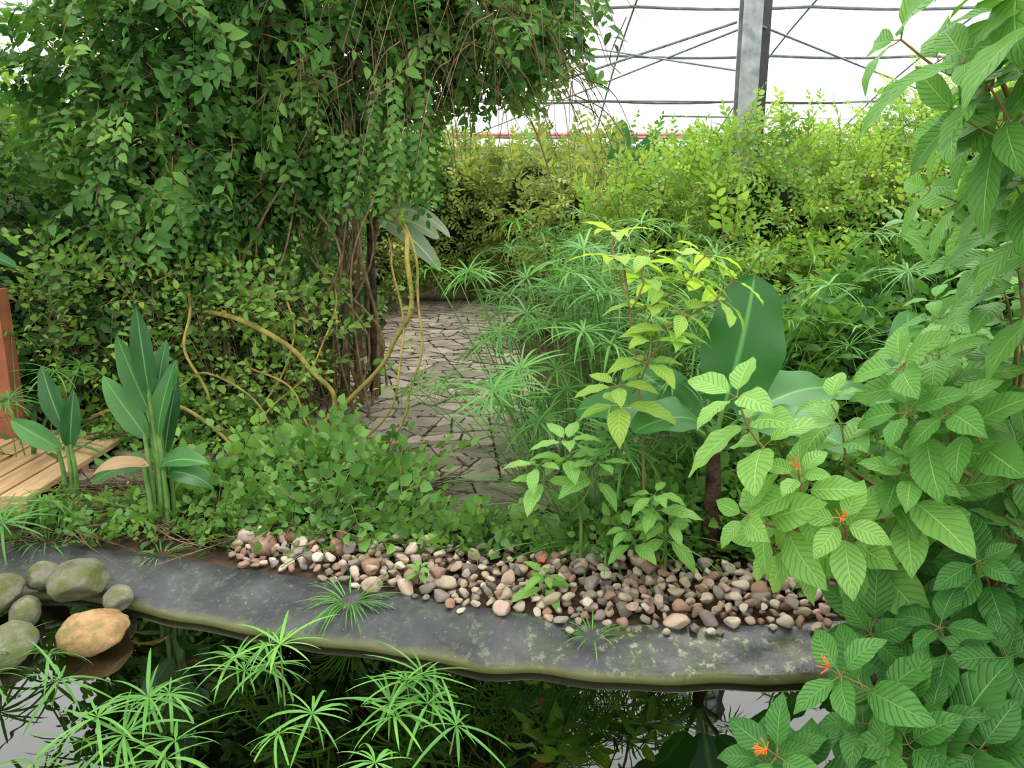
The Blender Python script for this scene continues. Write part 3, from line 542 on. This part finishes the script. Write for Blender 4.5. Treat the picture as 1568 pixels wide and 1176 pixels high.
# ------------------------------------------------------------------ ground creepers
cv=variants(7,8,.24,.065,.052,droop=.35,bend=.6)
cw=[sprig(8,.4,.07,.055,droop=.35,bend=.9) for _ in range(5)]
bush('ground_creeper',[(-1.1,4.15,.0,.5,.42,.22),(-.8,3.8,.0,.38,.28,.22),(-1.45,3.95,.0,.5,.36,.16),(-.85,3.58,.0,.6,.18,.12)],680,cv+cw,[m_creep,m_twig,m_soil],sc=(.7,1.35),upw=.5,rnw=.95,thick=.6,cs=.3,seed=11)
bush('ground_creeper',[(.0,3.44,.0,.6,.1,.08),(.75,3.5,.0,.5,.25,.24),(1.5,3.5,.05,.6,.4,.4),(1.2,4.1,.0,.6,.3,.3)],900,cv,[m_creep,m_twig,m_dark],sc=(.8,1.4),upw=.5,cs=.4,seed=12)
bush('ground_creeper',[(-2.1,3.75,.0,.5,.2,.07),(-1.5,3.6,.0,.35,.12,.06),(-2.1,5.0,.0,.7,.3,.3),(-1.7,5.2,.0,.3,.3,.25)],420,cv,[m_creep,m_twig,m_soil],sc=(.6,1.1),upw=.5,rnw=.9,cs=.3,seed=13)
nt=260; q0=np.stack([rng.uniform(-2.4,-.3,nt),rng.uniform(3.4,4.5,nt),np.full(nt,.01)],1)
obj(join([tube(cr([a_,a_+[rng.normal()*.12,rng.normal()*.1,.08],a_+[rng.normal()*.25,rng.normal()*.15,.02]],4),.003,.002,3,0) for a_ in q0]),'dead_creeper_stems',[m_twig])
wp=np.stack([rng.uniform(-2.5,1.4,170),np.zeros(170),np.full(170,.02)],1); wp[:,1]=np.interp(wp[:,0],sbx,sby1)+rng.uniform(-.05,.15,170)
obj(scatter(cv,wp,np.array([0,-.2,1.])+rng.normal(size=(170,3))*.6,np.array([0,-.6,1.])+rng.normal(size=(170,3))*.3,rng.uniform(.4,.9,170)),'bank_weeds',[m_creep,m_twig])
# ------------------------------------------------------------------ firebush
def florets(s=1.):
    ts=[]
    for i in range(11):
        a=rng.uniform(0,6.28); d=np.array([math.cos(a)*.7,.6+.5*rng.random(),math.sin(a)*.7])*rng.uniform(.6,1); 
        ts.append(tube(np.array([[0,0,0],d*.016,d*.032])*s,.0009,.0017,5,2))
        ts.append(tube(np.array([d*.032,d*.038])*s,.0019,.0005,5,2))
    return join(ts)
def whorl(nodes,length,L,W,flower,el=.2,per=3,nl=18,nw=6):
    P=cr([[0,0,0],[.01,length*.5,.01],[0,length,0]],5); ts=[tube(P,.0045,.0025,6,1)]; a0=rng.uniform(0,6)
    for j in range(nodes):
        y=length*(.15+.85*j/max(1,nodes-1)) if nodes>1 else length; last=j==nodes-1
        for i in range(per+(1 if last else 0)):
            a=a0+i*2*pi/(per+(1 if last else 0))+j*1.05+rng.normal()*.15; e=el+(.45 if last else 0)*rng.random()+rng.normal()*.15
            d=np.array([math.cos(a),e,math.sin(a)]); s=(.7 if last else 1.)*rng.uniform(.75,1.15)
            ts.append(tube(np.array([[0,y,0],[0,y,0]+nrm(d)*.03]),.002,.0015,4,1))
            ts.append(place(leaf(L,W,nl=nl,nw=nw,fold=.16,droop=rng.uniform(.3,1.1),wave=.03,freq=20,p=.82,q=.95,mat=0,tip=.01,pucker=.03),np.array([0,y,0])+nrm(d)*.025,d,(0,1,0),s))
    if flower: f=florets(); ts.append(tube(np.array([[0,length,0],[0,length+.05,0]]),.002,.0015,4,1)); ts.append(place(f,(0,length+.05,0),(0,1,0)))
    return join(ts)
WF=[whorl(3,.2,.20,.108,False) for _ in range(6)]; WFf=[whorl(3,.2,.18,.098,True) for _ in range(3)]
WN=[whorl(3,.24,.25,.108,False) for _ in range(5)]
def firebush(name,base,tips,mats,sc=1.,vv=None):
    ts=[]
    for tp_ in tips:
        (x,y,z,dx,dy,dz)=tp_[:6]; fl_=len(tp_)>6
        p=np.array([x,y,z]); d=nrm([dx,dy,dz]); v=WFf if fl_ else (vv or WF); v=v[int(rng.integers(len(v)))]
        s=sc*rng.uniform(.8,1.1); b=p-d*.2*s; base_=np.array(base)+rng.normal(size=3)*[.08,.08,0]
        m=(base_+b)/2+np.array([rng.normal()*.05,rng.normal()*.05,.12])
        ts.append(tube(cr([base_,m,b-d*.06,b],7),.010,.0045,6,1)); ts.append(place(v,b,d,nrm(rng.normal(size=3)),s))
    return obj(join(ts),name,mats)
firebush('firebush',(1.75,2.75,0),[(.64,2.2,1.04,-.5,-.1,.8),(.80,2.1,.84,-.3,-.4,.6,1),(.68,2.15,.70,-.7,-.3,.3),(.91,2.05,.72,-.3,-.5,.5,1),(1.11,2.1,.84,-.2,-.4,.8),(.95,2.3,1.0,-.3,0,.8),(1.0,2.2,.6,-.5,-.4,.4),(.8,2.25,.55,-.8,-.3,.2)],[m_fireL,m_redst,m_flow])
tips=[(1.27,2.3,1.03,-.4,-.2,.8),(1.43,2.3,1.17,-.3,-.2,.8),(1.34,2.2,1.38,-.4,-.2,.7),(1.5,2.35,1.3,-.2,0,1),(1.3,2.5,.9,-.5,0,.6),(1.2,2.2,.78,-.5,-.3,.5),(1.45,2.15,.92,-.2,-.4,.6),(1.5,2.5,.75,-.3,-.2,.6),(1.6,2.4,1.45,0,0,1),(1.75,2.6,1.2,-.1,0,1),(1.55,2.7,1.05,-.4,0,.8),(1.75,2.9,1.4,-.2,0,1),(1.65,3.1,1.2,-.4,0,1),(1.95,3.0,1.0,-.2,-.2,1)]
for _ in range(26):
    y=rng.uniform(2.0,3.2); x=y*rng.uniform(.50,.72); tips.append((x,y,rng.uniform(.45,1.15),rng.normal()*.3-.4,-.2,.7))
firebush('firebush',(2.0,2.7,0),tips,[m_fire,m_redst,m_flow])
dt=[(1.27,2.0,.63),(1.16,1.95,.46),(1.32,1.9,.4),(.957,1.9,.2),(.75,1.9,.08),(1.09,1.8,.27),(1.25,1.8,.15),(1.05,2.1,.35),(1.0,1.85,.08),(1.3,2.1,.25),(1.15,2.3,.55),(1.35,2.35,.5),(1.4,2.1,.5),(1.2,1.75,.05),(1.45,1.9,.2),(1.4,1.85,.6),(1.05,2.0,.05),(1.3,2.5,.35),(1.5,2.4,.3),(1.45,2.2,.68),(1.25,2.45,.15)]
for _ in range(20):
    y=rng.uniform(1.75,2.6); dt.append((y*rng.uniform(.54,.74),y,rng.uniform(.02,.6)))
dl=[(x,y,z,-.6+rng.normal()*.25,-.4+rng.normal()*.25,.6+rng.normal()*.2) for x,y,z in dt]+[(.86,1.85,.38,-.7,-.2,.5,1),(.70,1.82,.16,-.6,-.3,.6,1),(.68,1.85,.12,-.3,-.3,.7,1)]
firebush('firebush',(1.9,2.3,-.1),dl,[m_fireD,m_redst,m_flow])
tp=[(.93,1.7,1.84,-.5,-.1,.5),(.90,1.9,1.92,-.8,0,.4),(.98,1.6,1.97,-.3,0,.6),(1.08,1.8,1.72,-.6,-.1,.4),(1.15,1.9,1.85,-.3,0,.8),(1.2,1.85,1.5,-.6,-.1,.3),(1.25,2.0,1.6,-.5,0,.6),(1.3,1.9,2.1,-.3,0,.8),(1.05,1.75,1.95,-.5,0,.6),(1.15,1.8,1.62,-.7,0,.2),(1.0,1.75,2.08,-.6,0,.5),(1.3,2.1,1.42,-.5,0,.5),(1.1,1.7,2.0,-.4,0,.6),(.97,1.75,1.75,-.7,-.1,.2),(1.15,2.0,1.75,-.7,-.1,.3),(1.1,2.1,1.6,-.7,0,.3)]
firebush('firebush',(1.9,2.1,0),tp,[m_fire,m_redst,m_flow],.9,WN)
def sapling(name,base,top_,n,mats,s=.9,vv=None):
    base=np.array(base,float); top_=np.array(top_,float); ts=[tube(cr([base,(base+top_)/2+[.03,0,0],top_],8),.009,.005,6,1)]
    for (x,y,z) in n:
        p=np.array([x,y,z]); f=np.clip((z-.25-base[2])/(top_[2]-base[2]),.05,.95); q=base+(top_-base)*f
        d=nrm((p-q)*[.6,.6,.3]+[0,0,.22]); v=(vv or WF); v=v[int(rng.integers(len(v)))]; b=p-d*.1*s
        ts.append(tube(cr([q,(q+b)/2-[0,0,.02],b],5),.005,.0035,5,1)); ts.append(place(v,b,d,nrm(rng.normal(size=3)),s))
    return obj(join(ts),name,mats)
W2=[whorl(2,.09,.17,.072,False,el=.1,per=4) for _ in range(5)]
sapling('lime_leaf_sapling',(.58,3.2,0),(.45,3.25,1.35),[(.42,3.3,1.46),(.55,3.2,1.38),(.8,3.3,1.37),(.68,3.15,1.16),(.55,3.1,1.05),(.42,3.1,.87),(.9,3.2,1.28),(.6,3.25,1.25)],[m_limeW,m_redst],1.25,W2)
sapling('young_firebush',(.3,3.22,0),(.22,3.1,.55),[(.22,3.08,.64),(.10,3.05,.55),(.35,3.05,.56)],[m_fireL,m_stem],1.0,W2)
sapling('young_firebush',(.66,3.15,0),(.55,3.0,.4),[(.56,2.95,.46),(.47,2.98,.3),(.62,2.95,.34)],[m_fireL,m_stem],.95,W2)
sapling('young_firebush',(.12,2.98,0),(.13,2.92,.12),[(.13,2.9,.14)],[m_fireL,m_stem],.75,W2)
sapling('young_firebush',(-.4,3.1,0),(-.38,3.05,.1),[(-.38,3.0,.12)],[m_fireL,m_stem],.4,W2)
ft=place(florets(),(.12,2.88,.2),(0,-.3,1),(1,0,0),.8); ft.M=ft.M*0; obj(ft,'orange_flower_cluster',[m_flow])
# ------------------------------------------------------------------ goldfish (just below the surface)
b=ball(6)
def fish(p,a,s):
    V=b.V.copy(); y=V[:,1]; tp=np.clip(1-.55*np.maximum(-y,0)-.12*np.maximum(y,0),.2,1); V=np.stack([V[:,0]*.2*tp,y*.5,V[:,2]*.26*tp],1)
    ts=[T(V,b.F,b.UV,b.M,b.R)]
    for z in(.6,-.6): ts.append(place(leaf(.34,.2,nl=4,nw=2,fold=.1,droop=.1,p=1.3),(0,-.42,0),(0,-1,z),(1,0,0)))
    ts.append(place(leaf(.2,.14,nl=4,nw=2,fold=.1,droop=.2),(0,.12,.18),(0,-.9,.3),(1,0,0)))
    for sx in(-1,1): ts.append(place(leaf(.2,.1,nl=3,nw=2),(sx*.14,.15,-.08),(sx,-.5,-.2),(0,0,1)))
    t=join(ts); t.M[:]=0
    obj(place(t,p,(math.cos(a),math.sin(a),0),(0,0,1),s),'goldfish',[m_fish])
m_fish=plain('goldfish_scales',(.95,.12,.02),(1.,.3,.05),9,.35)
for p,a,s in (((-.42,2.54,-.132),2.8,.08),((.09,2.15,-.132),.4,.07),((-1.22,2.7,-.132),.3,.07),((-.87,2.66,-.132),1.9,.08)): fish(p,a,s)
